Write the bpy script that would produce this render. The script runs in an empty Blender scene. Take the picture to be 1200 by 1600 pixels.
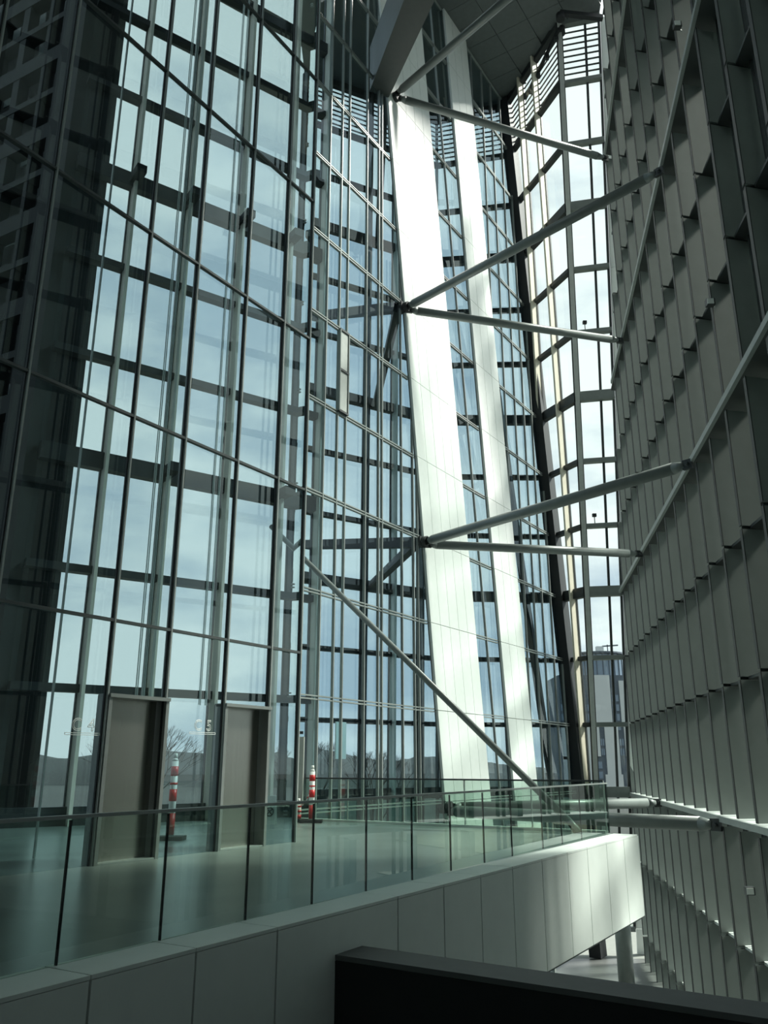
import bpy, bmesh, math, random
from mathutils import Vector as Vec
random.seed(7)
SC = bpy.context.scene
COL = SC.collection

# ------------------------------------------------------------------ camera
H, F = 1196.0, 1290.0                       # horizon row and focal length for a 1200 x 1600 frame
PITCH = math.atan((H - 800) / F)
cam = bpy.data.cameras.new('camera')
camo = bpy.data.objects.new('camera', cam); COL.objects.link(camo)
cam.sensor_fit = 'VERTICAL'; cam.sensor_height = 36.0; cam.lens = 36.0 * F / 1600
cam.clip_start = 0.05; cam.clip_end = 3000
camo.location = (0, 0, 0); camo.rotation_euler = (math.pi / 2 + PITCH, 0, 0)
SC.camera = camo

# ------------------------------------------------------------------ sky
wd = bpy.data.worlds.new('sky'); SC.world = wd; wd.use_nodes = True
nt = wd.node_tree; N = nt.nodes; Lk = nt.links
bg = N['Background']
tc = N.new('ShaderNodeTexCoord'); mp = N.new('ShaderNodeMapping'); mp.inputs['Scale'].default_value = (1.0, 1.0, 2.6)
nz = N.new('ShaderNodeTexNoise'); nz.inputs['Scale'].default_value = 2.6; nz.inputs['Detail'].default_value = 6; nz.inputs['Roughness'].default_value = .55
rp = N.new('ShaderNodeValToRGB')
rp.color_ramp.elements[0].position = .40; rp.color_ramp.elements[0].color = (.47, .58, .66, 1)
rp.color_ramp.elements[1].position = .56; rp.color_ramp.elements[1].color = (.83, .91, .90, 1)
Lk.new(tc.outputs['Generated'], mp.inputs['Vector']); Lk.new(mp.outputs[0], nz.inputs['Vector'])
Lk.new(nz.outputs[0], rp.inputs[0]); Lk.new(rp.outputs[0], bg.inputs['Color'])
bg.inputs['Strength'].default_value = 1.3

# ------------------------------------------------------------------ sun
sl = bpy.data.lights.new('sun', 'SUN'); sl.energy = 11.8; sl.angle = math.radians(10); sl.color = (1, .97, .9)
so = bpy.data.objects.new('sun', sl); COL.objects.link(so)
SAZ, SEL = math.radians(79), math.radians(47)     # the sun stands outside the finned wall on the right
SUNDIR = -Vec((math.sin(SAZ)*math.cos(SEL), math.cos(SAZ)*math.cos(SEL), math.sin(SEL)))
so.rotation_euler = SUNDIR.to_track_quat('-Z', 'Y').to_euler()
so.location = (60, 10, 60)

SC.view_settings.view_transform = 'Standard'; SC.view_settings.look = 'None'
SC.view_settings.exposure = 0.0; SC.view_settings.gamma = 1.0; SC.view_settings.use_curve_mapping = False
SC.cycles.transparent_max_bounces = 32
SC.cycles.max_bounces = 10

# ------------------------------------------------------------------ materials
def mat(name, col, rough=.5, metal=0., noise=None, spec=.5, bump=0., nscale=4., stretch=(1, 1, 1)):
    m = bpy.data.materials.new(name); m.use_nodes = True
    t = m.node_tree; b = t.nodes['Principled BSDF']
    b.inputs['Roughness'].default_value = rough; b.inputs['Metallic'].default_value = metal
    b.inputs['Specular IOR Level'].default_value = spec
    b.inputs['Base Color'].default_value = (*col, 1)
    n = t.nodes.new('ShaderNodeTexNoise'); n.inputs['Scale'].default_value = nscale; n.inputs['Detail'].default_value = 5
    c = t.nodes.new('ShaderNodeTexCoord'); mm = t.nodes.new('ShaderNodeMapping'); mm.inputs['Scale'].default_value = stretch
    t.links.new(c.outputs['Object'], mm.inputs[0]); t.links.new(mm.outputs[0], n.inputs['Vector'])
    k = noise if noise is not None else .06
    r = t.nodes.new('ShaderNodeValToRGB')
    r.color_ramp.elements[0].position = .3; r.color_ramp.elements[1].position = .7
    r.color_ramp.elements[0].color = (*[x * (1 - k) for x in col], 1); r.color_ramp.elements[1].color = (*[min(1, x * (1 + k)) for x in col], 1)
    t.links.new(n.outputs[0], r.inputs[0]); t.links.new(r.outputs[0], b.inputs['Base Color'])
    if bump:
        bp = t.nodes.new('ShaderNodeBump'); bp.inputs['Strength'].default_value = bump; bp.inputs['Distance'].default_value = .01
        t.links.new(n.outputs[0], bp.inputs['Height']); t.links.new(bp.outputs[0], b.inputs['Normal'])
    return m

def glass(name, tint, gain=1.0, base=.045, wob=0.):
    m = bpy.data.materials.new(name); m.use_nodes = True
    t = m.node_tree; t.nodes.clear()
    o = t.nodes.new('ShaderNodeOutputMaterial'); tr = t.nodes.new('ShaderNodeBsdfTransparent'); gl = t.nodes.new('ShaderNodeBsdfGlossy')
    tr.inputs[0].default_value = (*[x ** .5 for x in tint], 1)
    gl.inputs['Roughness'].default_value = 0.0; gl.inputs['Color'].default_value = (.92, .97, .96, 1)
    lw = t.nodes.new('ShaderNodeLayerWeight'); lw.inputs['Blend'].default_value = .5
    pw = t.nodes.new('ShaderNodeMath'); pw.operation = 'POWER'; pw.inputs[1].default_value = 4.0
    ma = t.nodes.new('ShaderNodeMath'); ma.operation = 'MULTIPLY_ADD'; ma.inputs[1].default_value = .9 * gain; ma.inputs[2].default_value = base * gain; ma.use_clamp = True
    ge = t.nodes.new('ShaderNodeNewGeometry'); iv = t.nodes.new('ShaderNodeMath'); iv.operation = 'SUBTRACT'; iv.inputs[0].default_value = 1.0
    mu = t.nodes.new('ShaderNodeMath'); mu.operation = 'MULTIPLY'
    mx = t.nodes.new('ShaderNodeMixShader')
    L = t.links
    L.new(lw.outputs['Facing'], pw.inputs[0]); L.new(pw.outputs[0], ma.inputs[0])
    L.new(ge.outputs['Backfacing'], iv.inputs[1]); L.new(ma.outputs[0], mu.inputs[0]); L.new(iv.outputs[0], mu.inputs[1])
    L.new(mu.outputs[0], mx.inputs[0]); L.new(tr.outputs[0], mx.inputs[1]); L.new(gl.outputs[0], mx.inputs[2])
    L.new(mx.outputs[0], o.inputs[0])
    if wob:
        n = t.nodes.new('ShaderNodeTexNoise'); n.inputs['Scale'].default_value = .5; n.inputs['Detail'].default_value = 1
        c = t.nodes.new('ShaderNodeTexCoord'); bp = t.nodes.new('ShaderNodeBump'); bp.inputs['Strength'].default_value = wob; bp.inputs['Distance'].default_value = .05
        L.new(c.outputs['Object'], n.inputs['Vector']); L.new(n.outputs[0], bp.inputs['Height']); L.new(bp.outputs[0], gl.inputs['Normal'])
    return m

M = {
 'white': mat('white_cladding', (.80, .85, .82), .45, noise=.02),
 'fascia': mat('white_fascia_panel', (.74, .79, .76), .5, noise=.02),
 'girder': mat('dark_girder_paint', (.075, .085, .083), .5),
 'grey': mat('grey_cladding_panel', (.20, .225, .213), .6, noise=.05, nscale=2),
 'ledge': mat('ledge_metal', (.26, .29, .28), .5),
 'ledge_lit': mat('lit_ledge_metal', (.5, .54, .52), .5),  # ledge metal paled for the light on tops seen from above
 'fin_light': mat('pale_return_panel', (.60, .62, .56), .5),
 'steel': mat('painted_steel', (.17, .195, .188), .38, spec=.6),
 'dark': mat('dark_steel', (.028, .034, .036), .5),
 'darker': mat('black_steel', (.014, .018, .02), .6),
 'mull': mat('grey_aluminium', (.30, .33, .32), .4, metal=.15),
 'mull_dark': mat('dark_aluminium', (.09, .10, .10), .4, metal=.4),
 'beige': mat('beige_post_paint', (.72, .68, .55), .55, noise=.03),
 'cream': mat('cream_post_paint', (.90, .87, .76), .5, noise=.03),
 'post_grey': mat('grey_post_paint', (.45, .48, .46), .5),
 'soffit': mat('shaded_ledge_metal', (.035, .042, .042), .6),  # ledge metal darkened, the shade of the undersides put into its colour
 'pale': mat('pale_post_paint', (.70, .80, .75), .5, noise=.03),
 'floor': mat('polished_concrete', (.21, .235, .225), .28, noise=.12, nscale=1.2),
 'door': mat('brushed_steel', (.34, .33, .30), .26, metal=.9, noise=.06, nscale=30, stretch=(1, 1, .02)),
 'jamb': mat('lift_frame_metal', (.28, .30, .29), .4, metal=.5),
 'shade_wall': mat('pale_bounce_wall', (.6, .62, .6), .8),  # pale so the added boxes round the viewer bounce light
 'ceil': mat('soffit_panel', (.13, .15, .15), .6, noise=.08),
 'black': mat('near_black_board', (.012, .016, .017), .8),
 'parapet': mat('dark_grey_coping', (.11, .12, .12), .7, noise=.08),
 'red': mat('red_plastic', (.62, .03, .03), .4),
 'whitep': mat('white_plastic', (.82, .84, .80), .4),
 'rubber': mat('black_rubber', (.02, .02, .02), .8),
 'box': mat('grey_cabinet_paint', (.42, .45, .42), .45),
 'grass': mat('winter_grass', (.05, .06, .028), .95, noise=.4, nscale=.3),
 'earth': mat('ground_soil', (.02, .026, .024), .95, noise=.3, nscale=.02),
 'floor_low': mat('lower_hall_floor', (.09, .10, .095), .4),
 'road': mat('asphalt', (.08, .09, .085), .9, noise=.1),
 'pave': mat('pale_paving', (.16, .18, .16), .85),
 'hill': mat('distant_woodland', (.018, .024, .024), 1., noise=.3, nscale=.05),
 'bwhite': mat('tower_white_render', (.50, .52, .52), .8, noise=.03, nscale=.2),
 'bdark': mat('tower_slate', (.07, .09, .115), .6),
 'bglass': mat('tower_window', (.13, .18, .24), .15),
 'bark': mat('bark', (.05, .045, .04), .9),
 'room': mat('dim_window_glass', (.15, .18, .18), .25),
 'rope': mat('bright_wire_rope', (.75, .80, .76), .3, metal=.3),
 'etch': mat('etched_lettering', (.9, .93, .9), .5),
 'g_out': glass('clear_facade_glass', (.90, .95, .93)),
 'g_back': glass('tinted_atrium_glass', (.50, .62, .68), gain=.8),
 'g_lift': glass('lift_lobby_glass', (.51, .62, .65), gain=1.1, base=.07),
 'g_rail': glass('green_balustrade_glass', (.60, .72, .66), gain=1.0, base=.05),
 'g_fin': glass('narrow_window_glass', (.85, .92, .88), gain=1.0, base=.05),
}

# ------------------------------------------------------------------ helpers
def link(o, parent=None, **props):
    COL.objects.link(o)
    if parent: o.parent = parent
    for k, v in props.items(): o[k] = v
    return o
def empty(name, **props):
    o = bpy.data.objects.new(name, None); o.empty_display_size = .2
    return link(o, None, **props)
class MB:
    def __init__(s): s.v = []; s.f = []
    def hexa(s, c):                      # 8 corners: 4 bottom, 4 top
        b = len(s.v); s.v += [tuple(x) for x in c]
        s.f += [(b, b+3, b+2, b+1), (b+4, b+5, b+6, b+7), (b, b+1, b+5, b+4), (b+1, b+2, b+6, b+5), (b+2, b+3, b+7, b+6), (b+3, b, b+4, b+7)]
        return s
    def beam(s, p, q, a, b):             # prism along p-q with half axes a, b
        p, q, a, b = map(Vec, (p, q, a, b))
        return s.hexa([p-a-b, p+a-b, p+a+b, p-a+b, q-a-b, q+a-b, q+a+b, q-a+b])
    def box(s, c, h):
        return s.beam((c[0], c[1], c[2]-h[2]), (c[0], c[1], c[2]+h[2]), (h[0], 0, 0), (0, h[1], 0))
    def prism(s, poly, off):             # planar polygon extruded by the vector off
        n = len(poly); b = len(s.v); off = Vec(off)
        s.v += [tuple(p) for p in poly] + [tuple(Vec(p) + off) for p in poly]
        s.f += [tuple(range(b, b+n))[::-1], tuple(range(b+n, b+2*n))]
        s.f += [(b+i, b+(i+1) % n, b+n+(i+1) % n, b+n+i) for i in range(n)]
        return s
    def tube(s, p, q, r, n=16, r2=None):
        p, q = Vec(p), Vec(q); d = (q-p).normalized(); r2 = r if r2 is None else r2
        a = d.orthogonal().normalized(); c = d.cross(a); b = len(s.v)
        for (o, rr) in ((p, r), (q, r2)):
            for i in range(n):
                t = 2*math.pi*i/n; s.v.append(tuple(o + (a*math.cos(t) + c*math.sin(t))*rr))
        s.f += [(b+i, b+(i+1) % n, b+n+(i+1) % n, b+n+i) for i in range(n)]
        s.f += [tuple(range(b, b+n))[::-1], tuple(range(b+n, b+2*n))]
        return s
    def build(s, name, m, parent=None, smooth=False, **props):
        me = bpy.data.meshes.new(name); me.from_pydata(s.v, [], s.f); me.update()
        bm = bmesh.new(); bm.from_mesh(me); bmesh.ops.recalc_face_normals(bm, faces=bm.faces); bm.to_mesh(me); bm.free()
        me.materials.append(M[m] if isinstance(m, str) else m)
        if smooth:
            for p in me.polygons: p.use_smooth = len(p.vertices) == 4
        return link(bpy.data.objects.new(name, me), parent, **props)
def V2(x, y, z=0.): return Vec((x, y, z))
def az(d): d = math.radians(d); return Vec((math.sin(d), math.cos(d), 0))
def clip(poly, f):                        # keep the part of a polygon of (s, z) with f >= 0
    out = []
    for i in range(len(poly)):
        a, b = poly[i], poly[(i+1) % len(poly)]; fa, fb = f(*a), f(*b)
        if fa >= 0: out.append(a)
        if (fa >= 0) != (fb >= 0):
            t = fa/(fa-fb); out.append((a[0]+(b[0]-a[0])*t, a[1]+(b[1]-a[1])*t))
    return out
def ring(k): return 2.0 + 3.29*k

ZUP = Vec((0, 0, 1))
U = Vec((.5462, .8376, 0)); NU = Vec((.8376, -.5462, 0))          # axis of lift front and back wall, and their normal
A1 = V2(-4.546, 14.033); A2 = V2(-2.584, 25.370)
Wd = Vec((.1609, .98697, 0)); NW = Vec((-.98697, .1609, 0))       # right wall, normal into the hall
CW = V2(10.74, 33.209)
def P1(s, z, n=0.): p = A1 + U*s + NU*n; return Vec((p.x, p.y, z))
def P2(s, z, n=0.): p = A2 + U*s + NU*n; return Vec((p.x, p.y, z))
def P5(y, z, n=0.): p = CW + Wd*((y-CW.y)/Wd.y) + NW*n; return Vec((p.x, p.y, z))

# ------------------------------------------------------------------ the ground and the far country
MB().box((0, 300, -9.75), (900, 700, .5)).build('ground', 'earth', kind='structure')
t = MB().prism([(-40, 56, -9.2), (60, 56, -9.2), (60, 62, -9.2), (-40, 62, -9.2)], (0, 0, .05)); t.build('road', 'road', kind='structure')
t = MB().prism([(-40, 44, -9.2), (60, 44, -9.2), (60, 55.5, -9.2), (-40, 55.5, -9.2)], (0, 0, .12)); t.build('pavement', 'pave', kind='structure')
MB().prism([(-60, 62.5, -9.2), (90, 62.5, -9.2), (90, 90, -8), (-60, 90, -8)], (0, 0, .1)).build('grass_bank', 'grass', kind='stuff')
def hill(x0, x1, y, hmax, seed, dep=120):
    rnd = random.Random(seed); v = []; f = []; n = 60; m = 6
    ph = [rnd.uniform(0, 6.28) for _ in range(5)]
    for j in range(m):
        for i in range(n):
            x = x0+(x1-x0)*i/(n-1); e = math.sin(math.pi*i/(n-1))**.5 if 0 < i < n-1 else 0
            h = hmax*(.62+.22*math.sin(x/90+ph[0])+.1*math.sin(x/37+ph[1])+.05*math.sin(x/11+ph[2]))*e*math.sin(math.pi*(j+.02)/m*.75)
            v.append((x, y+dep*j/m, -9.3+h+rnd.uniform(0, 1.2)*(j > 0)))
    for j in range(m-1):
        for i in range(n-1):
            a = j*n+i; f.append((a, a+1, a+n+1, a+n))
    me = bpy.data.meshes.new('wooded_hill'); me.from_pydata(v, [], f); me.materials.append(M['hill'])
    return link(bpy.data.objects.new('wooded_hill', me))
h1 = hill(-620, -60, 420, 44, 3); h1['label'] = 'dark wooded hill on the horizon behind the lift lobby glass'; h1['category'] = 'hill'
h2 = hill(-90, 95, 380, 36, 5); h2['label'] = 'dark wooded hill on the horizon behind the tall white panels'; h2['category'] = 'hill'

# far office tower seen through the end window
def tower():
    r = empty('office_tower', label='distant white and slate tower with rounded glass crown behind the end window', category='building')
    y = 300.; x0, x1 = 62.5, 90.; zb, zt = -9.3, 31.
    MB().box(((x0+x1)/2, y+12, (zb+zt)/2), ((x1-x0)/2, 11.2, (zt-zb)/2)).build('core_wall', 'bdark', r)
    rnd = random.Random(4)
    def bay(xa, xb, za, zc):
        MB().box(((xa+xb)/2, y+.5, (za+zc)/2), ((xb-xa)/2, .4, (zc-za)/2)).build('white_panel', 'bwhite', r)
    W = x1-x0
    for (a, b, za, zc) in [(0, .10, 2, 13), (.17, .27, 11.5, 27), (.42, .66, 14, 31), (.78, .98, 14, 29), (.0, .2, -9, 3), (.24, .48, 3, 14), (.55, .72, -3, 14), (.80, .98, 3, 14), (.28, .36, -8, 3), (.52, .74, -8, -3), (.86, .98, -8, 3)]:
        bay(x0+a*W, x0+b*W, za, zc)
    for (a, b, za, zc) in [(0, .16, 11.5, 24), (.28, .41, 11.5, 24), (.67, .77, 11.5, 27), (.49, .54, 3, 12), (.73, .79, 3, 12), (.37, .5, -8, 2)]:
        n = max(1, int((zc-za)/3.3))
        for i in range(n):
            for q in range(2):
                w = (b-a)*W/2; xa = x0+a*W+q*w
                MB().box((xa+w/2, y+.75, za+3.3*i+1.5), (w*.38, .15, 1.15)).build('window', 'bglass', r)
    # rounded glass crown
    mb = MB(); n = 14; cx, cy = x0+.62*W, y+12
    for i in range(n):
        t0 = math.pi+math.pi*i/n; t1 = math.pi+math.pi*(i+1)/n
        a = Vec((cx+10*math.cos(t0), cy+9*math.sin(t0), zt)); b = Vec((cx+10*math.cos(t1), cy+9*math.sin(t1), zt))
        q = MB(); q.hexa([a, b, b*1.0+Vec((0, .3, 0)), a+Vec((0, .3, 0)), a+Vec((0, 0, 8)), b+Vec((0, 0, 8)), b+Vec((0, .3, 8)), a+Vec((0, .3, 8))])
        q.build('crown_pane', 'bglass', r)
        MB().beam(a, a+Vec((0, 0, 8.2)), (.18, 0, 0), (0, .18, 0)).build('crown_post', 'bdark', r)
    MB().tube((cx, cy, zt+8.2), (cx, cy, zt+8.8), 10.4, 28).build('roof_slab', 'bdark', r)
    MB().box((cx+1, cy-2, zt+10.3), (1.3, 1, 1.2)).build('roof_unit', 'bwhite', r)
    MB().beam((cx+4, cy-2, zt+9.2), (cx+4, cy-2, zt+12.2), (.15, 0, 0), (0, .15, 0)).build('mast', 'bdark', r)
    MB().beam((cx+2, cy-2, zt+11.6), (cx+8, cy-2, zt+12), (0, .15, 0), (0, 0, .25)).build('jib', 'bdark', r)
tower()

# bare street trees outside the back wall
def bare_tree(x, y, h, label):
    rnd = random.Random(int(x*10)); r = empty('bare_tree', label=label, category='tree', group='bare trees outside')
    r.location = (x, y, -9.2); z0 = 0
    MB().tube((0, 0, z0), (.1, 0, h*.4), .22, 8, .13).build('trunk', 'bark', r)
    mb = MB()
    def br(p, d, l, rad, lev):
        q = p+d*l; mb.tube(p, q, rad, 4, rad*.6)
        if lev < 4:
            for _ in range(3):
                d2 = (d+Vec((rnd.uniform(-.7, .7), rnd.uniform(-.7, .7), rnd.uniform(-.1, .5)))).normalized()
                br(q, d2, l*.72, rad*.6, lev+1)
    for _ in range(5): br(Vec((.1, 0, h*.38)), Vec((rnd.uniform(-.6, .6), rnd.uniform(-.6, .6), 1)).normalized(), h*.2, .09, 0)
    mb.build('branches', 'bark', r)
bare_tree(-6.0, 66, 12, 'leafless tree outside, seen beside the red and white posts')
bare_tree(-1.0, 64, 11, 'leafless tree outside, seen just left of the broad white panels')
bare_tree(-17.0, 60, 13, 'leafless tree outside, seen through glass between the two lift doors')

# ------------------------------------------------------------------ outer facades (posts, ring beams, panes)
CEIL = 38.2
def facade(name, Lf, Rf, ks, posts, postw, postd, side0, thick=(2, 5, 8), paneM='g_out', endposts=(True, True), thin=.11, thk=.26, louvre=True, mids=(), dark_front='dark', inn=1, pm=None, partial=()):
    """Lf, Rf give (x, y) of the two edges at height z; the wall is straight between them at each height."""
    r = empty(name, kind='structure')
    def P(u, z): a = Lf(z); b = Rf(z); return Vec((a[0]+(b[0]-a[0])*u, a[1]+(b[1]-a[1])*u, z))
    d = (P(1, 5)-P(0, 5)).normalized(); nrm = Vec((d.y, -d.x, 0))     # towards the hall
    zs = [ring(k) for k in ks]
    for k, z in zip(ks, zs):
        h = thk if k % 3 == 2 else thin
        MB().beam(P(0, z)+nrm*.12, P(1, z)+nrm*.12, nrm*.16, ZUP*h).build('ring_beam', 'dark' if name != 'wall_end' else 'steel', r)
    cols = [0.]+list(posts)+[1.]
    for i, u in enumerate(cols):
        if (i == 0 and not endposts[0]) or (i == len(cols)-1 and not endposts[1]): continue
        side = pm[i] if pm else side0
        if side == 'none': continue
        a, b = P(u, zs[0]), P(u, min(zs[-1], CEIL))
        if u in partial: a = P(0.0, 14.0)
        MB().beam(a+nrm*(.02), b+nrm*(.02), d*postw*.5, nrm*.06).build('post_flange', dark_front, r)
        MB().beam(a+nrm*(postd*.5+.08), b+nrm*(postd*.5+.08), d*postw*.32, nrm*postd*.5).build('post', side, r)
    for u in mids:
        MB().beam(P(u, zs[0]), P(u, zs[-1]), d*.06, nrm*.10).build('mullion', 'dark', r)
    allc = sorted(cols+list(mids))
    for i in range(len(allc)-1):
        for j in range(len(zs)-1):
            a, b, c, e = P(allc[i], zs[j]), P(allc[i+1], zs[j]), P(allc[i+1], zs[j+1]), P(allc[i], zs[j+1])
            MB().prism([a, b, c, e], nrm*-.03).build('glass_pane', paneM, r)
    if louvre:                                                        # bars before the top bay
        for q in range(9):
            z = ring(10)+.32*(q+1)
            if z < CEIL: MB().beam(P(0, z)-nrm*.1, P(1, z)-nrm*.1, nrm*.03, ZUP*.035).build('louvre_bar', 'dark', r)
    return P, nrm
def lerp(a, b, za, zb): return lambda z: (a[0]+(b[0]-a[0])*(z-za)/(zb-za), a[1]+(b[1]-a[1])*(z-za)/(zb-za))
D = lambda z: tuple(P2(23.06-.125*z, z))[:2]                          # leaning corner of back wall and end bay
E_ = lerp((10.75, 43.8), (9.45, 34.9), 2.0, 38.2)
Rr = lerp((12.42, 43.5), (11.5, 34.4), 2.0, 38.2)
allk = list(range(-3, 12))
facade('wall_end_left', D, E_, allk, (.34, .60), .17, .42, 'beige', pm=['fin_light', 'beige', 'beige', 'none'], partial=(.34,), endposts=(True, False))
facade('wall_end', E_, Rr, allk, (), .34, .30, 'post_grey', mids=(.64, .98), endposts=(True, True), pm=['post_grey', 'none'])
facade('wall_rear', lambda z: (-9.85, 22.0), lambda z: (-2.45, 27.26), allk, (.20, .41, .625, .84), .15, .40, 'cream', endposts=(False, True))
wr6 = [o for o in bpy.data.objects if o.name == 'wall_rear'][0]
for (ss, zz) in [(3.7, 8.6), (3.7, 18.45), (5.7, 18.45), (7.6, 8.6), (1.8, 18.45), (7.6, 18.45)]:
    b = Vec((-9.85+.815*ss, 22+.579*ss, zz)); n6 = Vec((.579, -.815, 0))
    MB().beam(b+n6*.1, b+n6*1.0, Vec((.815, .579, 0))*.16, ZUP*.14).build('outrigger', 'darker', wr6)
Cn = lerp((2.7, 43.5), (3.2, 42.0), 2.0, 35)
facade('wall_rear_centre', lambda z: (-4.6, 38.2), Cn, allk, (.15, .47, .665, .86), .17, .42, 'pale', pm=['dark', 'pale', 'mull_dark', 'pale', 'mull_dark', 'none'], endposts=(True, False))
facade('wall_rear_right', Cn, D, allk, (.5,), .12, .30, 'mull_dark', endposts=(True, False))

# heavy leaning corner column between back wall and end bay
cc = MB().beam(P2(22.75+.125*9, -9, .12), P2(22.75-.125*38.2, 38.2, .12), U*.44, NU*.30)
cc.build('corner_column', 'darker', None, label='thick near-black leaning column between tinted wall and bright end bay', category='column')

# ------------------------------------------------------------------ back wall: tinted glass and white leaning panels
wb = empty('wall_back', kind='structure')
ks = list(range(-3, 12))
sD = lambda z: 22.95-.125*z
wl = lambda z: 8.42-.131*z; wr = lambda z: 12.26-.128*z
nl = lambda z: 14.60-.115*z; nr = lambda z: 17.17-.116*z
mull = [-.12, .88, 1.64, 2.13, 3.38, 4.25, 4.49, 5.87, 6.71, 7.03, 8.3, 9.6, 10.9, 12.3, 13.5, 14.8, 15.97, 17.2, 18.35, 19.4, 20.55, 21.7, 23.2, 24.6]
MB().beam(P2(13.45+.12*8, -8, .05), P2(13.45-.12*CEIL, CEIL, .05), U*.022, NU*.05).build('mullion', 'mull', wb)
for s in mull:
    if 7.1 < s < 10.5: continue
    ztop = min(CEIL, (22.95-s)/.125)
    segs = []; z = -8.; z0 = None
    def hid(z): return (wl(z)+.1 < s < nr(z)-.1) or (nl(z)+.1 < s < nr(z)-.1)
    while z <= ztop:
        if not hid(z) and z0 is None: z0 = z
        if (hid(z) or z+.5 > ztop) and z0 is not None: segs.append((z0, z)); z0 = None
        z += .5
    for a, b in segs:
        if b-a > .6: MB().beam(P2(s, a, .05), P2(s, b, .05), U*.022, NU*.05).build('mullion', 'mull', wb)
for k in ks:
    z = min(ring(k), CEIL)
    for (a, b) in [(-.5, wl(z)), (wr(z), nl(z)), (nr(z), sD(z))]:
        for dz in (-.05, .05):
            MB().beam(P2(a, z+dz, .04), P2(b, z+dz, .04), ZUP*.02, NU*.05).build('transom', 'mull', wb)
    for i in range(len(mull)-1):
        z1 = min(ring(k+1), CEIL)
        if z1 <= z: continue
        poly = [(mull[i], z), (mull[i+1], z), (mull[i+1], z1), (mull[i], z1)]
        poly = clip(poly, lambda s, q: sD(q)-s)
        if len(poly) < 3: continue
        if all(wl(q) < s < wr(q) for s, q in poly) or all(nl(q) < s < nr(q) for s, q in poly): continue
        MB().prism([P2(s, q, 0) for s, q in poly], NU*-.03).build('glass_pane', 'g_back', wb)
def leaning(fa, fb, n, name):
    for k in ks:
        z0, z1 = ring(k)+.012, min(ring(k+1), CEIL)-.012
        if z1 <= z0: continue
        for i in range(n):
            u0, u1 = i/n, (i+1)/n
            c = [(fa(z0)+(fb(z0)-fa(z0))*u0+.012, z0), (fa(z0)+(fb(z0)-fa(z0))*u1-.012, z0), (fa(z1)+(fb(z1)-fa(z1))*u1-.012, z1), (fa(z1)+(fb(z1)-fa(z1))*u0+.012, z1)]
            MB().prism([P2(s, q, .10) for s, q in c], NU*.10).build(name, 'white', wb)
    a, b = -8., CEIL
    MB().prism([P2(fa(a)+.02, a, .04), P2(fb(a)-.02, a, .04), P2(fb(b)-.02, b, .04), P2(fa(b)+.02, b, .04)], NU*.055).build('backing_sheet', 'steel', wb)
leaning(wl, wr, 5, 'white_panel'); leaning(nl, nr, 3, 'white_panel')

# slim mirror-bright vent sash standing proud between two mullions
vs = MB().beam(P2(1.87, ring(3)+.1, .12), P2(1.87, ring(4)-.1, .12), U*.26, NU*.03)
o = vs.build('vent_sash', 'post_grey', None, label='narrow pale open vent sash between two mullions of the glass wall', category='window')
for sx in (-.26, .26): MB().beam(P2(1.87+sx, ring(3)+.05, .14), P2(1.87+sx, ring(4)-.05, .14), U*.02, NU*.05).build('sash_frame', 'mull', o)
for zz in (ring(3)+.05, ring(3)+1.65, ring(4)-.05): MB().beam(P2(1.6, zz, .14), P2(2.14, zz, .14), ZUP*.04, NU*.05).build('sash_rail', 'dark', o)

# leaning steel columns behind the back wall
def col(sa, za, sb, zb, n, w, label):
    MB().beam(P2(sa, za, n), P2(sb, zb, n), U*w, NU*w).build('leaning_column', 'dark', None, label=label, category='column')
col(15.2, -8, 9.6, 37.8, -1.3, .22, 'dark leaning steel column behind glass, left of the pair between white strips')
col(16.6, -8, 10.9, 37.8, -1.9, .20, 'dark leaning steel column behind glass, right of the pair between white strips')
col(24.0, -8, 13.6, 37.8, -1.2, .16, 'slim dark leaning column behind glass right of the narrow white strip')
# bracing behind the nodes
def brace(p, q, w, label):
    p, q = Vec(p), Vec(q); d = (q-p).normalized(); a = d.cross(ZUP).normalized(); b = d.cross(a)
    MB().beam(p, q, a*w, b*w).build('brace', 'dark', None, label=label, category='beam')
nodeA, nodeB, nodeC, nodeD = P2(4.95, 28.3), P2(5.95, 18.25), P2(7.25, 8.4), P2(8.6, -1.5)
def R6(s, z): return Vec((-3.9+.815*s, 38.7+.579*s, z))
for (nd, ss, zz, lab) in [(nodeA, 3.88, 28.6, 'highest'), (nodeB, 3.73, 18.3, 'middle'), (nodeC, 3.6, 8.6, 'lowest')]:
    brace(nd-NU*.1, R6(ss, zz)+Vec((.4, -.5, 0)), .16, f'{lab} of three dark slanting braces behind the glass wall below strut nodes')
for (nd, ss, zz, lab) in [(nodeB, -.4, 22.2, 'upper'), (nodeC, -.4, 10.0, 'lower')]:
    brace(nd-NU*.1, R6(ss, zz)+Vec((.5, -.6, 0)), .2, f'{lab} dark level beam behind the glass left of a strut node')

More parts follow.
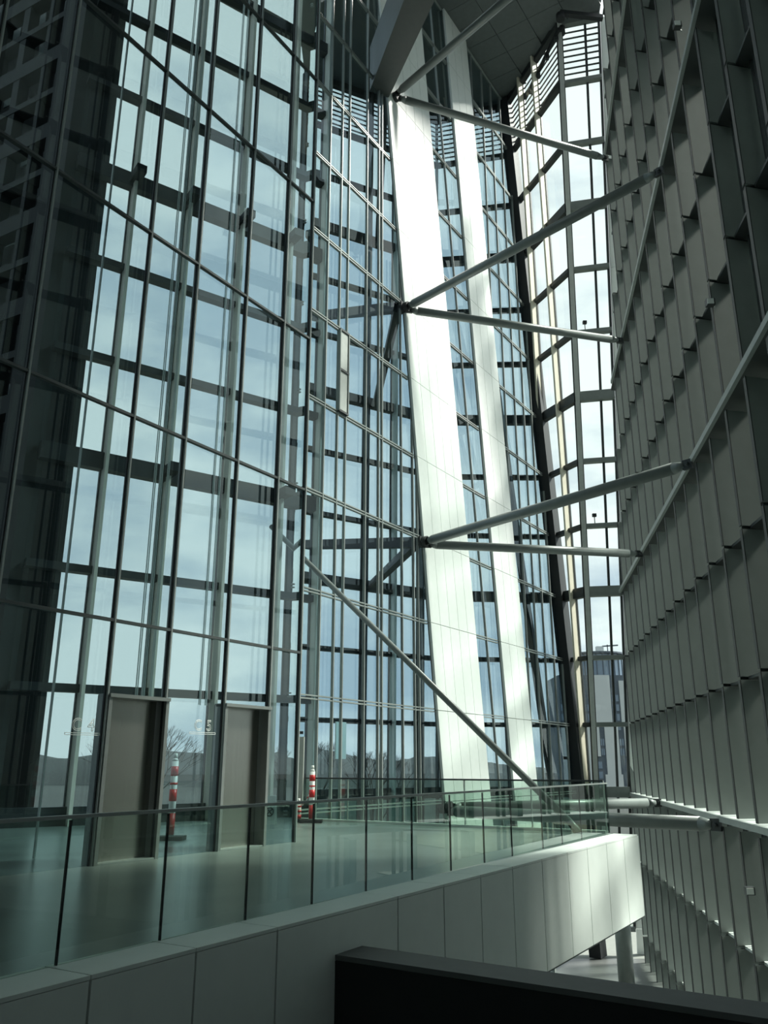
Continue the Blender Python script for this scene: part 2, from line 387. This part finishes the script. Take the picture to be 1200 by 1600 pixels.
# ------------------------------------------------------------------ right wall of staggered grey fins
wr_ = empty('wall_right', kind='structure')
fy = [9.4+1.82*i for i in range(20)]
def far_limit(z): return 44.2-.43*(z-2.0) if z > -1 else 45.5
FD = az(78)                                   # run of each fin, into the wall
DEP = .62
zr = [ring(k) for k in range(-4, 12)]
for i, y in enumerate(fy):
    for j in range(len(zr)-1):
        z0, z1 = zr[j], min(zr[j+1], CEIL)
        if z1 <= z0: continue
        if y > far_limit((z0+z1)/2)-.2: continue
        k = j-4
        top = z1-(.30 if (k+1) % 3 == 2 else .02); bot = z0+(.0 if k % 3 == 2 else .065)
        a = P5(y, 0); 
        p0 = Vec((a.x, a.y, 0)); p1 = p0+FD*DEP; th = Wd*.07
        poly = [(0, bot), (DEP, bot), (DEP, top), (0, top)]
        MB().prism([p0+FD*u+ZUP*z for u, z in poly], th).build('fin_panel', 'grey', wr_)
        MB().beam(p0-FD*.012+th*.9+ZUP*bot, p0-FD*.012+th*.9+ZUP*top, FD*.012, Wd*.09).build('fin_shade_strip', 'darker', wr_)  # dark strip drawn in for the shadow gap at the fin tip
for i in range(len(fy)-1):
    y0, y1 = fy[i], fy[i+1]
    for j in range(len(zr)-1):
        z0, z1 = zr[j], min(zr[j+1], CEIL); k = j-4
        if y0 > far_limit((z0+z1)/2)-.2 or z1 <= z0: continue
        a = P5(y0, 0)+FD*DEP+Wd*.07; b = P5(y1, 0)+FD*DEP
        MB().prism([a+ZUP*z0, b+ZUP*z0, b+ZUP*z1, a+ZUP*z1], NW*.03).build('slit_window', 'g_fin', wr_)
        if 1:
            for tt in (.22, .45): 
                c = b-Wd*tt+NW*.05; MB().beam(c+ZUP*z0, c+ZUP*z1, Wd*.03, NW*.04).build('slit_frame', 'mull_dark', wr_)
    for j in range(len(zr)):
        k = j-4; z = zr[j]
        if y0 > far_limit(z)-.2 or z > CEIL: continue
        A0 = P5(y0, z); B0 = P5(y1, z); Ai = A0+FD*(DEP+.2); Bi = B0+FD*(DEP+.2)
        if k % 3 == 2: MB().prism([A0-ZUP*.12, B0-ZUP*.12, Bi-ZUP*.12, Ai-ZUP*.12], ZUP*.10).build('ledge_plate', 'ledge_lit' if k < 0 else 'soffit', wr_)
        else:
            A3 = A0+FD*.30+Wd*.07; B3 = B0+FD*.22-Wd*.15
            MB().prism([A0+FD*.02+Wd*.07, A0+FD*.10+Wd*.30, A3+Wd*.42, B3, B0+FD*.22, Bi, Ai], ZUP*.07).build('ledge_plate', 'ledge_lit' if k < 0 else 'soffit', wr_)
# backing of the wall, dark rooms behind
# main rib edge beams
for k, y1 in [(-1, 44.8), (2, 41.5), (5, 37.6), (8, 33.4)]:
    z = ring(k)-.1
    MB().beam(P5(9.4, z, .06), P5(y1, z, .06), NW*.05, ZUP*.08).build('rib_edge', 'ledge', wr_)
# pale end trim beside the end window
for k in range(-4, 11):
    z0, z1 = ring(k), min(ring(k+1), CEIL)
    ra, rb = Vec((*Rr(z0), z0)), Vec((*Rr(z1), z1)); dx = Vec((.97, -.25, 0)); w0 = 1.0 if k % 3 == 2 else .75; w1 = 1.0 if (k+1) % 3 == 2 else .75
    MB().prism([ra+dx*.06, ra+dx*w0, rb+dx*w1-ZUP*.02, rb+dx*.06-ZUP*.02], Vec((0, .08, 0))).build('trim_panel', 'white', wr_)

# floodlights and sensors on the wall
def lamp(y, z, n, label):
    c = P5(y, z, n); r = empty('spot_lamp', label=label, category='lamp', group='small lamps on the grey wall'); r.location = c
    MB().box((0, 0, 0), (.10, .08, .09)).build('housing', 'dark', r)
    MB().box((-.02, -.09, 0), (.08, .012, .07)).build('lens', 'whitep', r)
    MB().beam((0, .05, 0), (.16, .12, -.05), (0, .02, 0), (0, 0, .02)).build('bracket', 'mull', r)
lamp(17.9, 19.6, .12, 'small square lamp near the top edge of the grey fin wall')
lamp(18.25, 11.1, .12, 'small square lamp halfway up the grey fin wall at far right')
lamp(21.4, -2.85, .12, 'small white-edged bracket lamp low on the grey fin wall')

# ------------------------------------------------------------------ ceiling over the far end
ce = empty('ceiling', kind='structure')
def roof_y(x):
    pts = sorted([(-4.6, 38.2), Cn(CEIL), D(CEIL), E_(CEIL), Rr(CEIL)])
    for (xa, ya), (xb, yb) in zip(pts[:-1], pts[1:]):
        if xa <= x <= xb: return ya+(yb-ya)*(x-xa)/(xb-xa)
    return 34
def topP(s): return P2(s, CEIL)
rowd = U; n_s = 11
for i in range(n_s):
    for j in range(7):
        s0, s1 = 6.5+i*1.35-6, 6.5+(i+1)*1.35-6
        if i >= 0:
            n0, n1 = 0.0+j*1.8, 0.0+(j+1)*1.8
            c = [P2(s0+6, CEIL, n0), P2(s1+6, CEIL, n0), P2(s1+6, CEIL, n1), P2(s0+6, CEIL, n1)]
            m = sum((Vec(x) for x in c), Vec())/4
            if m.x > P5(m.y, 0).x+.4 or m.y > roof_y(m.x)-.2: continue
            cc_ = [m+(x-m)*.985 for x in c]
            MB().prism(cc_, ZUP*.12).build('soffit_panel', 'ceil', ce)
MB().prism([(-4.6, 32, CEIL+.13), (11.2, 32, CEIL+.13), (*Rr(CEIL), CEIL+.13), (*E_(CEIL), CEIL+.13), (*D(CEIL), CEIL+.13), (*Cn(CEIL), CEIL+.13), (-4.6, 38.2, CEIL+.13)], ZUP*.6).build('roof_slab', 'ceil', ce)
# edge rail and droplights under the soffit rim
er = empty('track_rail', label='dark service rail with small lamps under the soffit edge', category='rail')
p, q = Vec((*D(37.0), 37.4))+Vec((.6, -.7, 0)), Vec((*E_(37.0), 37.4))+Vec((-.2, -.8, 0))
MB().beam(p, q, (q-p).normalized().cross(ZUP)*.07, ZUP*.1).build('rail', 'darker', er)
for u in (.12, .3, .5, .72, .93):
    c = p.lerp(q, u); MB().box(c-ZUP*.25, (.1, .1, .12)).build('lamp_head', 'dark', er)
er2 = empty('spot_rail', label='dark cable tray above the end window carrying two round fittings', category='rail')
p, q = Vec((9.2, 33.6, 37.6)), Vec((11.5, 33.9, 37.6))
MB().beam(p, q, (0, .12, 0), ZUP*.12).build('tray', 'darker', er2)
MB().tube(p-ZUP*.1, p-ZUP*.45, .22, 12).build('fitting', 'darker', er2, smooth=True)
MB().tube(Vec((9.5, 34.8, 37.9)), Vec((9.5, 34.8, 37.5)), .22, 12).build('fitting', 'darker', er2, smooth=True)

# big box girder that meets the upper node
g = MB(); zb = 28.0
b0, b1, f0, f1 = Vec((.2, 29.3, zb)), Vec((-.62, 28.9, zb)), Vec((3.72, 19.5, zb)), Vec((2.18, 19.9, zb))
g.hexa([b1, b0, f0, f1, b1+ZUP*2.4, b0+ZUP*2.4, f0+ZUP*2.4, f1+ZUP*2.4])
g.build('box_girder', 'girder', None, label='massive dark grey box girder at top centre meeting the glass wall', category='beam')

# ------------------------------------------------------------------ struts
def strut(p, q, r, label, pins=True):
    p, q = Vec(p), Vec(q); d = (q-p).normalized()
    e = empty('tubular_strut', label=label, category='strut')
    MB().tube(p+d*.45, q-d*.55, r, 24).build('tube', 'steel', e, smooth=True)
    MB().tube(q-d*.55, q-d*.2, r, 24, r*.55).build('end_cone', 'steel', e, smooth=True)
    MB().tube(p+d*.2, p+d*.45, r*.55, 24, r).build('end_cone', 'steel', e, smooth=True)
    a = d.cross(ZUP).normalized(); b = d.cross(a)
    MB().beam(p-d*.05, p+d*.25, a*.05, b*r*.8).build('fork_plate', 'dark', e)
    MB().beam(q-d*.25, q+d*.05, a*.05, b*r*.8).build('fork_plate', 'dark', e)
    MB().tube(q-d*.08-a*.16, q-d*.08+a*.16, .06, 10).build('pin', 'dark', e, smooth=True)
    return e
nA, nB, nC, nD = P2(5.3, 28.4, .25), P2(6.05, 18.2, .25), P2(7.3, 8.4, .25), P2(8.75, -1.5, .25)
strut(nA, P5(32.15, 27.2, .1), .17, 'steel strut just under the box girder ending at the far grey wall rib')
strut(nA+Vec((0, 0, .15)), P5(20.3, 28.2, .1), .17, 'highest steel strut, slanting up across the dark soffit')
strut(nB, P5(21.72, 17.95, .1), .17, 'dark steel strut rising across the upper middle to the grey wall')
strut(nB-ZUP*.1, P5(32.94, 18.1, .1), .17, 'pale-lit steel strut sloping gently down from the middle node')
strut(nC, P5(22.43, 8.36, .1), .18, 'thick steel strut rising right from the lower node to the grey wall')
strut(nC-ZUP*.1, P5(33.2, 8.38, .1), .17, 'nearly level steel strut from the lower node to the grey wall')
strut(nD, P5(34.28, -1.4, .1), .19, 'farther of two level struts behind the bridge balustrade')
strut(nD-ZUP*.12, P5(23.98, -1.55, .1), .20, 'nearer and thicker of two level struts behind the bridge balustrade')
for k, nd in enumerate((nA, nB, nC, nD)):
    e = MB().tube(nd-NU*.35, nd+NU*.12, .22, 14).build('node_boss', 'dark', None, smooth=True,
        label=['round dark steel boss where struts meet under the box girder', 'round dark steel boss joining struts at middle height on the white panels', 'round dark steel boss joining struts on lower white panel edge', 'round dark steel boss joining two struts behind the balustrade'][k], category='bracket')
    MB().beam(nd-U*.28-NU*.1, nd+U*.28-NU*.1, NU*.03, ZUP*.2).build('gusset', 'dark', e)
# suspension rod of the bridge
rp0, rp1 = Vec((4.51, 20.43, -1.45)), Vec((-2.45, 25.6, 6.2)); dr = (rp1-rp0).normalized()
e = empty('suspension_rod', label='long thin steel rod slanting down left to right onto the bridge tip', category='rod')
MB().tube(rp0+dr*.3, rp1+dr*2.2, .085, 16).build('rod', 'steel', e, smooth=True)
MB().tube(rp0, rp0+dr*.35, .05, 12, .085).build('end_cone', 'steel', e, smooth=True)
MB().beam(rp0-ZUP*.06, rp0+dr*.2, dr.cross(ZUP).normalized()*.03, Vec((.1, 0, 0))).build('fork_plate', 'dark', e)

# ------------------------------------------------------------------ the bridge
br = empty('bridge_deck', kind='structure')
Fd = Vec((.51678, .85612, 0)); Fn = Vec((.85612, -.51678, 0)); F0 = Vec((5.620, 19.709, -1.5))
def FP(t, z, n=0.): p = F0+Fd*t+Fn*n; return Vec((p.x, p.y, z))
fl = [P1(-9, -1.56), Vec((-10.6, 21.9, -1.56)), Vec((-9.85, 21.9, -1.56)), Vec((-2.6, 27.1, -1.56)), Vec((-2.55, 25.40, -1.56)), Vec((5.18, 20.44, -1.56)), FP(0, -1.56, -.35), FP(-24, -1.56, -.35)]
MB().prism(fl[::-1], ZUP*.06).build('floor', 'floor', None, kind='structure')
MB().prism([v-ZUP*1.4 for v in fl][::-1], ZUP*1.3).build('deck_core', 'fascia', br)
joints = [-26, -24, -22, -20.5, -19.3, -18.1, -16.9, -15.08, -13.98, -12.88, -10.61, -9.43, -8.3, -7.15, -5.91, -4.66, -3.56, -2.35, -1.12, 0]
for a, b in zip(joints[:-1], joints[1:]):
    c = [FP(a+.012, -3.12, -.02), FP(b-.012, -3.12, -.02), FP(b-.012, -1.505, -.02), FP(a+.012, -1.505, -.02)]
    MB().prism(c, Fn*.05).build('fascia_panel', 'fascia', br)
jc = joints[:]
for a, b in zip(jc[:-1], jc[1:]):
    MB().prism([FP(a+.008, -1.5, .03), FP(b-.008, -1.5, .03), FP(b-.008, -1.5, -.50), FP(a+.008, -1.5, -.50)], ZUP*.03).build('coping_panel', 'fascia', br)
MB().prism([FP(0, -3.12, .03), FP(0, -3.12, -1.0), FP(0, -1.5, -1.0), FP(0, -1.5, .03)], Fd*.05).build('end_panel', 'fascia', br)
MB().prism([FP(-26, -3.16, .0), FP(0, -3.16, .0), FP(0, -3.16, -1.6), FP(-26, -3.16, -6)], ZUP*.04).build('soffit_panel', 'ceil', br)
# front balustrade
bf = empty('glass_balustrade', label='green-tinted glass balustrade with slim metal handrail along the front of the bridge', category='balustrade')
gp = [(-6.2, 1.35), (-5.0, 3.0), (-4.1, 4.4), (-3.07, 6.1), (-2.51, 7.09), (-1.96, 8.04), (-1.37, 9.04), (-.79, 10.02), (-.21, 11.01), (.39, 12.03), (.99, 13.06), (1.6, 14.1), (2.19, 15.11), (2.95, 16.41), (3.5, 17.35), (4.12, 18.4), (5.15, 20.15)]
for a, b in zip(gp[:-1], gp[1:]):
    a, b = Vec((*a, 0)), Vec((*b, 0)); d = (b-a).normalized(); n = Vec((d.y, -d.x, 0)); a = a+d*.008; b = b-d*.008
    MB().prism([a+ZUP*-1.47, b+ZUP*-1.47, b+ZUP*-.41, a+ZUP*-.41], n*-.02).build('glass_pane', 'g_rail', bf)
    MB().beam(b-n*.01+ZUP*-1.47, b-n*.01+ZUP*-.42, d*.005, n*.013).build('pane_edge', 'darker', bf)
for i, (a, b) in enumerate(zip(gp[:-1], gp[1:])):
    a, b = Vec((*a, -.395)), Vec((*b, -.395)); d = (b-a).normalized(); n = Vec((d.y, -d.x, 0))
    MB().beam(a, b, n*.028, ZUP*.014).build('handrail', 'mull', bf)
# rear balustrade at the far edge
bb = empty('glass_balustrade', label='rear glass balustrade with thin dark handrail at the far floor edge', category='balustrade')
q0, q1 = Vec((-2.55, 25.35, 0)), Vec((5.15, 20.42, 0)); n = 5
for i in range(n):
    a, b = q0.lerp(q1, i/n), q0.lerp(q1, (i+1)/n); d = (b-a).normalized(); nn = Vec((d.y, -d.x, 0))
    MB().prism([a+d*.01+ZUP*-1.5, b-d*.01+ZUP*-1.5, b-d*.01+ZUP*-.37, a+d*.01+ZUP*-.37], nn*.02).build('glass_pane', 'g_rail', bb)
    MB().beam(b+ZUP*-1.5, b+ZUP*-.35, d*.012, nn*.02).build('post', 'mull', bb)
MB().beam(q0+ZUP*-.35, q1+ZUP*-.35, Vec((.54, .84, 0))*.025, ZUP*.02).build('handrail', 'dark', bb)
MB().beam(q0+ZUP*-1.47, q1+ZUP*-1.47, Vec((.54, .84, 0))*.06, ZUP*.03).build('kerb', 'fascia', bb)
q2 = Vec((5.15, 20.15, 0))
MB().prism([q1+ZUP*-1.47, q2+ZUP*-1.47, q2+ZUP*-.41, q1+ZUP*-.41], Vec((.02, 0, 0))).build('end_pane', 'g_rail', bb)

# ------------------------------------------------------------------ lift lobby glass (left)
wlft = empty('wall_left', kind='structure')
ms = [-8.8, -7.5, -6.2, -4.9, -3.6, -2.28, -.12, 1.15, 2.63, 3.93, 4.90]
tz = [-1.5, 2.35, 6.09, 10.0, 13.97, 17.9, 21.8, 25.7, 29.6]
for s in ms:
    MB().beam(P1(s, -1.5, .06), P1(s, 29.6, .06), U*.016, NU*.03).build('mullion', 'mull', wlft)
    MB().beam(P1(s-.025, -1.5, .02), P1(s-.025, 29.6, .02), U*.010, NU*.02).build('mullion_gasket', 'darker', wlft)
for z in tz[1:]:
    MB().beam(P1(-8.8, z, .05), P1(4.9, z, .04), ZUP*.025, NU*.04).build('transom', 'mull_dark', wlft)
doors = [(-.03, 1.12), (2.70, 3.86)]
for i in range(len(ms)-1):
    for j in range(len(tz)-1):
        z0 = tz[j]; isdoor = ms[i] in (-.12, 2.63)
        if j == 0 and isdoor: z0 = 1.14
        MB().prism([P1(ms[i], z0), P1(ms[i+1], z0), P1(ms[i+1], tz[j+1]), P1(ms[i], tz[j+1])], NU*-.03).build('glass_pane', 'g_lift', wlft)
# return of the lobby towards the back wall
c0, c1 = P1(4.9, 0), Vec((-2.78, 25.0, 0)); dd = (c1-c0).normalized(); n2 = Vec((dd.y, -dd.x, 0))
for i in range(4):
    for j in range(len(tz)-1):
        a, b = c0.lerp(c1, i/4), c0.lerp(c1, (i+1)/4)
        MB().prism([a+ZUP*tz[j], b+ZUP*tz[j], b+ZUP*tz[j+1], a+ZUP*tz[j+1]], n2*-.03).build('glass_pane', 'g_lift', wlft)
for k, (a, b) in enumerate(doors):
    dn = empty(f'door_{k+1}', kind='structure')
    mid = a+(b-a)*.24
    MB().beam(P1((a+mid)/2, -1.48, -.12), P1((a+mid)/2, 1.08, -.12), U*((mid-a)/2-.004), NU*.02).build('door_leaf', 'door', dn)
    MB().beam(P1((b+mid)/2, -1.48, -.15), P1((b+mid)/2, 1.08, -.15), U*((b-mid)/2-.004), NU*.02).build('door_leaf', 'door', dn)
    for s in (a-.045, b+.045): MB().beam(P1(s, -1.5, -.04), P1(s, 1.12, -.04), U*.035, NU*.15).build('door_jamb', 'jamb', dn)
    MB().beam(P1(a-.08, 1.11, -.02), P1(b+.08, 1.11, -.02), ZUP*.03, NU*.16).build('door_head', 'jamb', dn)
    MB().beam(P1(a, -1.485, -.02), P1(b, -1.485, -.02), ZUP*.012, NU*.12).build('threshold', 'mull', dn)
# etched outline lettering
def letters(txt, s, z, size, label):
    cu = bpy.data.curves.new('lift_sign', 'FONT'); cu.body = txt; cu.size = size; cu.fill_mode = 'NONE'; cu.bevel_depth = .006; cu.bevel_resolution = 0; cu.align_x = 'CENTER'; cu.space_character = 1.15
    o = bpy.data.objects.new('lift_sign', cu); COL.objects.link(o)
    ang = math.atan2(U.y, U.x); o.rotation_euler = (math.pi/2, 0, ang); o.location = P1(s, z, .02)
    dg = bpy.context.evaluated_depsgraph_get(); me = bpy.data.meshes.new_from_object(o.evaluated_get(dg))
    bpy.data.objects.remove(o); me.materials.clear(); me.materials.append(M['etch'])
    no = bpy.data.objects.new('lift_sign', me); no.rotation_euler = (math.pi/2, 0, ang); no.location = P1(s, z, .02)
    link(no, None, label=label, category='sign')
    mb = MB()
    w = .33
    for (a, b) in [((-w, -.035), (w, -.035)), ((-w, -.065), (w, -.065)), ((-w, -.035), (-w, -.065)), ((w, -.035), (w, -.065))]:
        mb.beam((a[0]-.004, a[1]-.004, 0), (b[0]+.004, b[1]+.004, 0), (.004, .0, 0) if a[0] == b[0] else (0, .004, 0), (0, 0, .004))
    mb.build('underline', 'etch', no)
letters('C 4', -.50, .53, .27, 'outlined lettering C 4 on glass left of the first lift door')
letters('C 5', 2.14, .62, .27, 'outlined lettering C 5 on glass left of the second lift door')

# lift ropes and shaft steelwork behind the lobby glass
def rope(s, z0, z1, n, lab):
    MB().tube(P1(s, z0, -n), P1(s, z1, -n), .012, 6).build('lift_rope', 'rope', None, label=lab, category='cable', group='lift ropes in the glazed shaft '+('by the first door' if s < 2 else 'by the second door'))
for i in range(6): rope(1.45+.085*i, -1.5, 25, 1.1+.05*(i % 2), 'thin bright lift rope hanging behind glass between the two lift doors')
for i in range(4): rope(3.3+.09*i, 1.2, 25, 1.3+.05*(i % 2), 'thin bright lift rope hanging behind glass above the second lift door')
# guide rails of the lifts
for k, (s, n) in enumerate(((.1, 1.7), (2.3, 1.9), (3.2, 2.3))):
    MB().beam(P1(s, -1.5, -n), P1(s, 27, -n), U*.015, NU*.02).build('guide_rail', 'mull', None, category='rail',
        label=['grey lift guide rail behind the first door', 'grey lift guide rail between the two doors', 'grey lift guide rail behind the second door'][k])

# ------------------------------------------------------------------ dark inner tower frame, far left
tw = empty('wall_far_left', kind='structure')
T0 = Vec((-9.95, 22.0, 0)); Td = az(-62); Tn = Vec((Td.y, -Td.x, 0))
Tn = Tn if Tn.y < 0 else -Tn
MB().beam(T0+Td*.55-ZUP*1.5, T0+Td*.55+ZUP*CEIL, Td*.55, Tn*.3).build('corner_post', 'black', tw)
MB().prism([T0+Td*0-Tn*1.2-ZUP*9, T0+Td*16-Tn*1.2-ZUP*9, T0+Td*16-Tn*1.2+ZUP*CEIL, T0-Tn*1.2+ZUP*CEIL], -Tn*.2).build('inner_wall', 'black', tw)
for i in range(1, 12):
    MB().beam(T0+Td*(1.35*i+.6)-ZUP*1.5, T0+Td*(1.35*i+.6)+ZUP*CEIL, Td*(.09 if i % 2 else .16), Tn*.2).build('post', 'black', tw)
for k in range(-1, 23):
    z = 2.0+1.645*k
    MB().beam(T0+Td*.6+ZUP*z, T0+Td*16+ZUP*z, Tn*.22, ZUP*(.3 if k % 2 else .12)).build('cross_beam', 'black', tw)
rnd = random.Random(11)
for i in range(1, 11):
    for k in range(-1, 22):
        if rnd.random() < .45:
            z = 2.0+1.645*k+.35; u = 1.35*i+.75+rnd.uniform(0, .4); w = rnd.uniform(.3, .7)
            MB().prism([T0+Td*u-Tn*.9+ZUP*z, T0+Td*(u+w)-Tn*.9+ZUP*z, T0+Td*(u+w)-Tn*.9+ZUP*(z+1.1), T0+Td*u-Tn*.9+ZUP*(z+1.1)], Tn*.04).build('dim_window', 'room', tw)

# ------------------------------------------------------------------ lower hall seen under the bridge
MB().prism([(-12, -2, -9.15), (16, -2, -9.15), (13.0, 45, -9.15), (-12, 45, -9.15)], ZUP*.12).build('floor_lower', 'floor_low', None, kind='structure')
e = MB().tube((10.0, 38.2, -9.0), (10.0, 38.2, -4.6), .33, 24).build('round_column', 'steel', None, smooth=True, label='short round grey column below the bridge beside the end window', category='column')
MB().tube((10.0, 38.2, -4.6), (10.0, 38.2, -4.25), .42, 24).build('capital', 'whitep', e, smooth=True)
d3 = empty('door_3', kind='structure')
dp = P2(16.4, -9, .6)
for s in (-.65, .65): MB().beam(dp+U*s, dp+U*s+ZUP*3.2, U*.07, NU*.07).build('door_frame', 'ledge', d3)
MB().beam(dp-U*.7+ZUP*3.2, dp+U*.7+ZUP*3.2, ZUP*.15, NU*.07).build('door_frame', 'ledge', d3)
MB().prism([dp-U*.55, dp+U*.55, dp+U*.55+ZUP*3.05, dp-U*.55+ZUP*3.05], NU*.04).build('glass_pane', 'g_back', d3)

# ------------------------------------------------------------------ foreground parapet
pp = empty('parapet', label='near dark parapet with grey coping across the bottom right corner', category='parapet')
pa, pb = Vec((-.26, 9.96, -1.87)), Vec((-.53, 9.52, -1.87))
# points are carried on along the parapet past the frame
qa = Vec((3.17, 7.70, -1.87)); qb = Vec((2.97, 7.24, -1.87)); qa2 = pa+(qa-pa)*1.8; qb2 = pb+(qb-pb)*1.8
MB().prism([pa, pb, qb2, qa2], -ZUP*.05).build('coping', 'parapet', pp)
MB().hexa([pb-ZUP*4.6, qb2-ZUP*4.6, qa2-ZUP*4.6, pa-ZUP*4.6, pb-ZUP*.055, qb2-ZUP*.055, qa2-ZUP*.055, pa-ZUP*.055]).build('parapet_body', 'black', pp)

# ------------------------------------------------------------------ posts, cabinet, small sign
def delineator(x, y, z, h, label):
    r = empty('delineator_post', label=label, category='traffic post', group='red and white traffic posts'); r.location = (x, y, z)
    MB().box((0, 0, .04), (.30, .22, .04)).build('base', 'rubber', r)
    zz = .08; hh = (h-.16)/9; cols = ['red', 'red', 'whitep', 'red', 'red', 'whitep', 'red', 'whitep', 'red']
    MB().tube((0, 0, .08), (0, 0, h-.16), .075, 18).build('post', 'whitep', r, smooth=True)
    for a, b in ((0.02, .30), (.46, .62), (.68, .71), (.80, .93)):
        MB().tube((0, 0, .08+a*(h-.24)), (0, 0, .08+b*(h-.24)), .079, 18).build('red_band', 'red', r, smooth=True)
    MB().tube((0, 0, h-.16), (0, 0, h-.10), .075, 18, .045).build('cap', 'whitep', r, smooth=True)
    MB().tube((0, 0, h-.10), (0, 0, h), .045, 18, .04).build('knob', 'whitep', r, smooth=True)
    return r
delineator(-1.99, 24.1, -1.5, 1.5, 'red and white traffic post with black base standing on the bridge floor')
delineator(-2.38, 24.4, -1.5, .62, 'short red and white post half hidden at the lobby corner')
delineator(-4.5, 18.6, -1.5, 1.75, 'red and white post added behind glass for a reflection between the lift doors')  # added post standing in for a reflection in the lobby glass
# chain between posts
mb = MB(); pts = [Vec((-2.36, 24.4, -.95+.0)), Vec((-2.2, 24.2, -.9)), Vec((-2.08, 24.15, -.55)), Vec((-1.99, 24.1, -.35))]
ch = empty('barrier_chain', label='thin red and white chain hanging between the two traffic posts', category='chain')
pts = [Vec((-2.36, 24.4, -1.05)).lerp(Vec((-1.99, 24.02, -.55)), t/14)-ZUP*.16*math.sin(math.pi*t/14) for t in range(15)]
for i in range(14): MB().tube(pts[i], pts[i+1], .012, 6).build('chain_link', 'red' if i % 2 else 'whitep', ch)
cb = empty('control_cabinet', label='tall grey control cabinet standing at the lobby corner', category='cabinet'); cb.location = (-2.52, 25.05, -1.5)
MB().box((0, 0, 1.35), (.19, .12, .95)).build('body', 'box', cb)
MB().box((0, -.13, 1.9), (.17, .01, .36)).build('door', 'box', cb)
MB().box((0, -.13, 1.1), (.17, .01, .42)).build('lower_door', 'box', cb)
MB().box((-.05, -.145, 2.1), (.05, .006, .06)).build('white_sticker', 'whitep', cb)
MB().box((0, 0, .2), (.12, .08, .2)).build('plinth', 'dark', cb)
MB().box((.0, 0, 2.42), (.15, .04, .04)).build('top_bracket', 'dark', cb); MB().box((-.1, -.03, 2.5), (.06, .05, .05)).build('camera_head', 'dark', cb)
fs = empty('floor_sign', label='small white folding floor sign with round black emblem behind the lobby glass', category='sign'); fs.location = (-3.05, 23.5, -1.5)
MB().hexa([(-.17, -.2, 0), (.17, -.2, 0), (.17, -.17, 0), (-.17, -.17, 0), (-.15, -.03, .72), (.15, -.03, .72), (.15, 0, .72), (-.15, 0, .72)]).build('front_board', 'whitep', fs)
MB().hexa([(-.17, .17, 0), (.17, .17, 0), (.17, .2, 0), (-.17, .2, 0), (-.15, 0, .72), (.15, 0, .72), (.15, .03, .72), (-.15, .03, .72)]).build('rear_board', 'whitep', fs)
mb = MB(); c = Vec((0, -.145, .32)); n = 20
for i in range(n):
    t0, t1 = 2*math.pi*i/n, 2*math.pi*(i+1)/n
    f = lambda t: c+Vec((.105*math.cos(t), .105*math.sin(t)*.21, .105*math.sin(t)))
    mb.tube(f(t0), f(t1), .014, 5)
mb.tube(c+Vec((-.07, -.03, -.07)), c+Vec((.07, 0, .07)), .014, 5); mb.tube(c+Vec((.06, -.03, -.06)), c+Vec((-.03, 0, .05)), .014, 5)
mb.build('emblem', 'black', fs)
pn = MB().beam(P2(2.55, .2, -.25), P2(2.55, 1.35, -.25), U*.28, NU*.02).build('notice_board', 'pale', None, label='small pale rectangular notice hanging behind the glass wall', category='sign')

# sensors standing on the end window beams
for (u, k, lab) in [(.28, 6, 'small dark sensor on a stalk on the upper beam of the end window'), (.30, 3, 'small dark sensor on a stalk on the lower beam of the end window')]:
    a, b = Vec((*E_(ring(k)), ring(k))), Vec((*Rr(ring(k)), ring(k))); c = a.lerp(b, u)+Vec((0, -.2, 0))
    e = empty('beam_sensor', label=lab, category='sensor'); e.location = c
    MB().tube((0, 0, .1), (0, 0, .5), .025, 8).build('stalk', 'dark', e); MB().box((0, 0, .56), (.10, .08, .08)).build('head', 'darker', e)

# ------------------------------------------------------------------ boxes added out of frame round the viewer to block sun and shade the foreground
MB().box((-16, 3, 6), (8, 9, 20)).build('wall_shade_left', 'shade_wall', None, kind='structure')
MB().box((22, 1.4, 14), (6, 17, 28)).build('wall_shade_right', 'shade_wall', None, kind='structure')
MB().box((13, -3, 8), (4, 11, 24)).build('wall_shade_behind', 'shade_wall', None, kind='structure')
MB().prism([(-7, -12, 40), (26, -12, 40), (26, 28, 40), (-7, 28, 40)], (0, 0, .5)).build('ceiling_shade_roof', 'shade_wall', None, kind='structure')
MB().box((0, -9, 8), (12, .3, 30)).build('wall_shade_back', 'shade_wall', None, kind='structure')
MB().box((0, -1.2, 3.2), (9, 2.2, .2)).build('ceiling_shade', 'shade_wall', None, kind='structure')
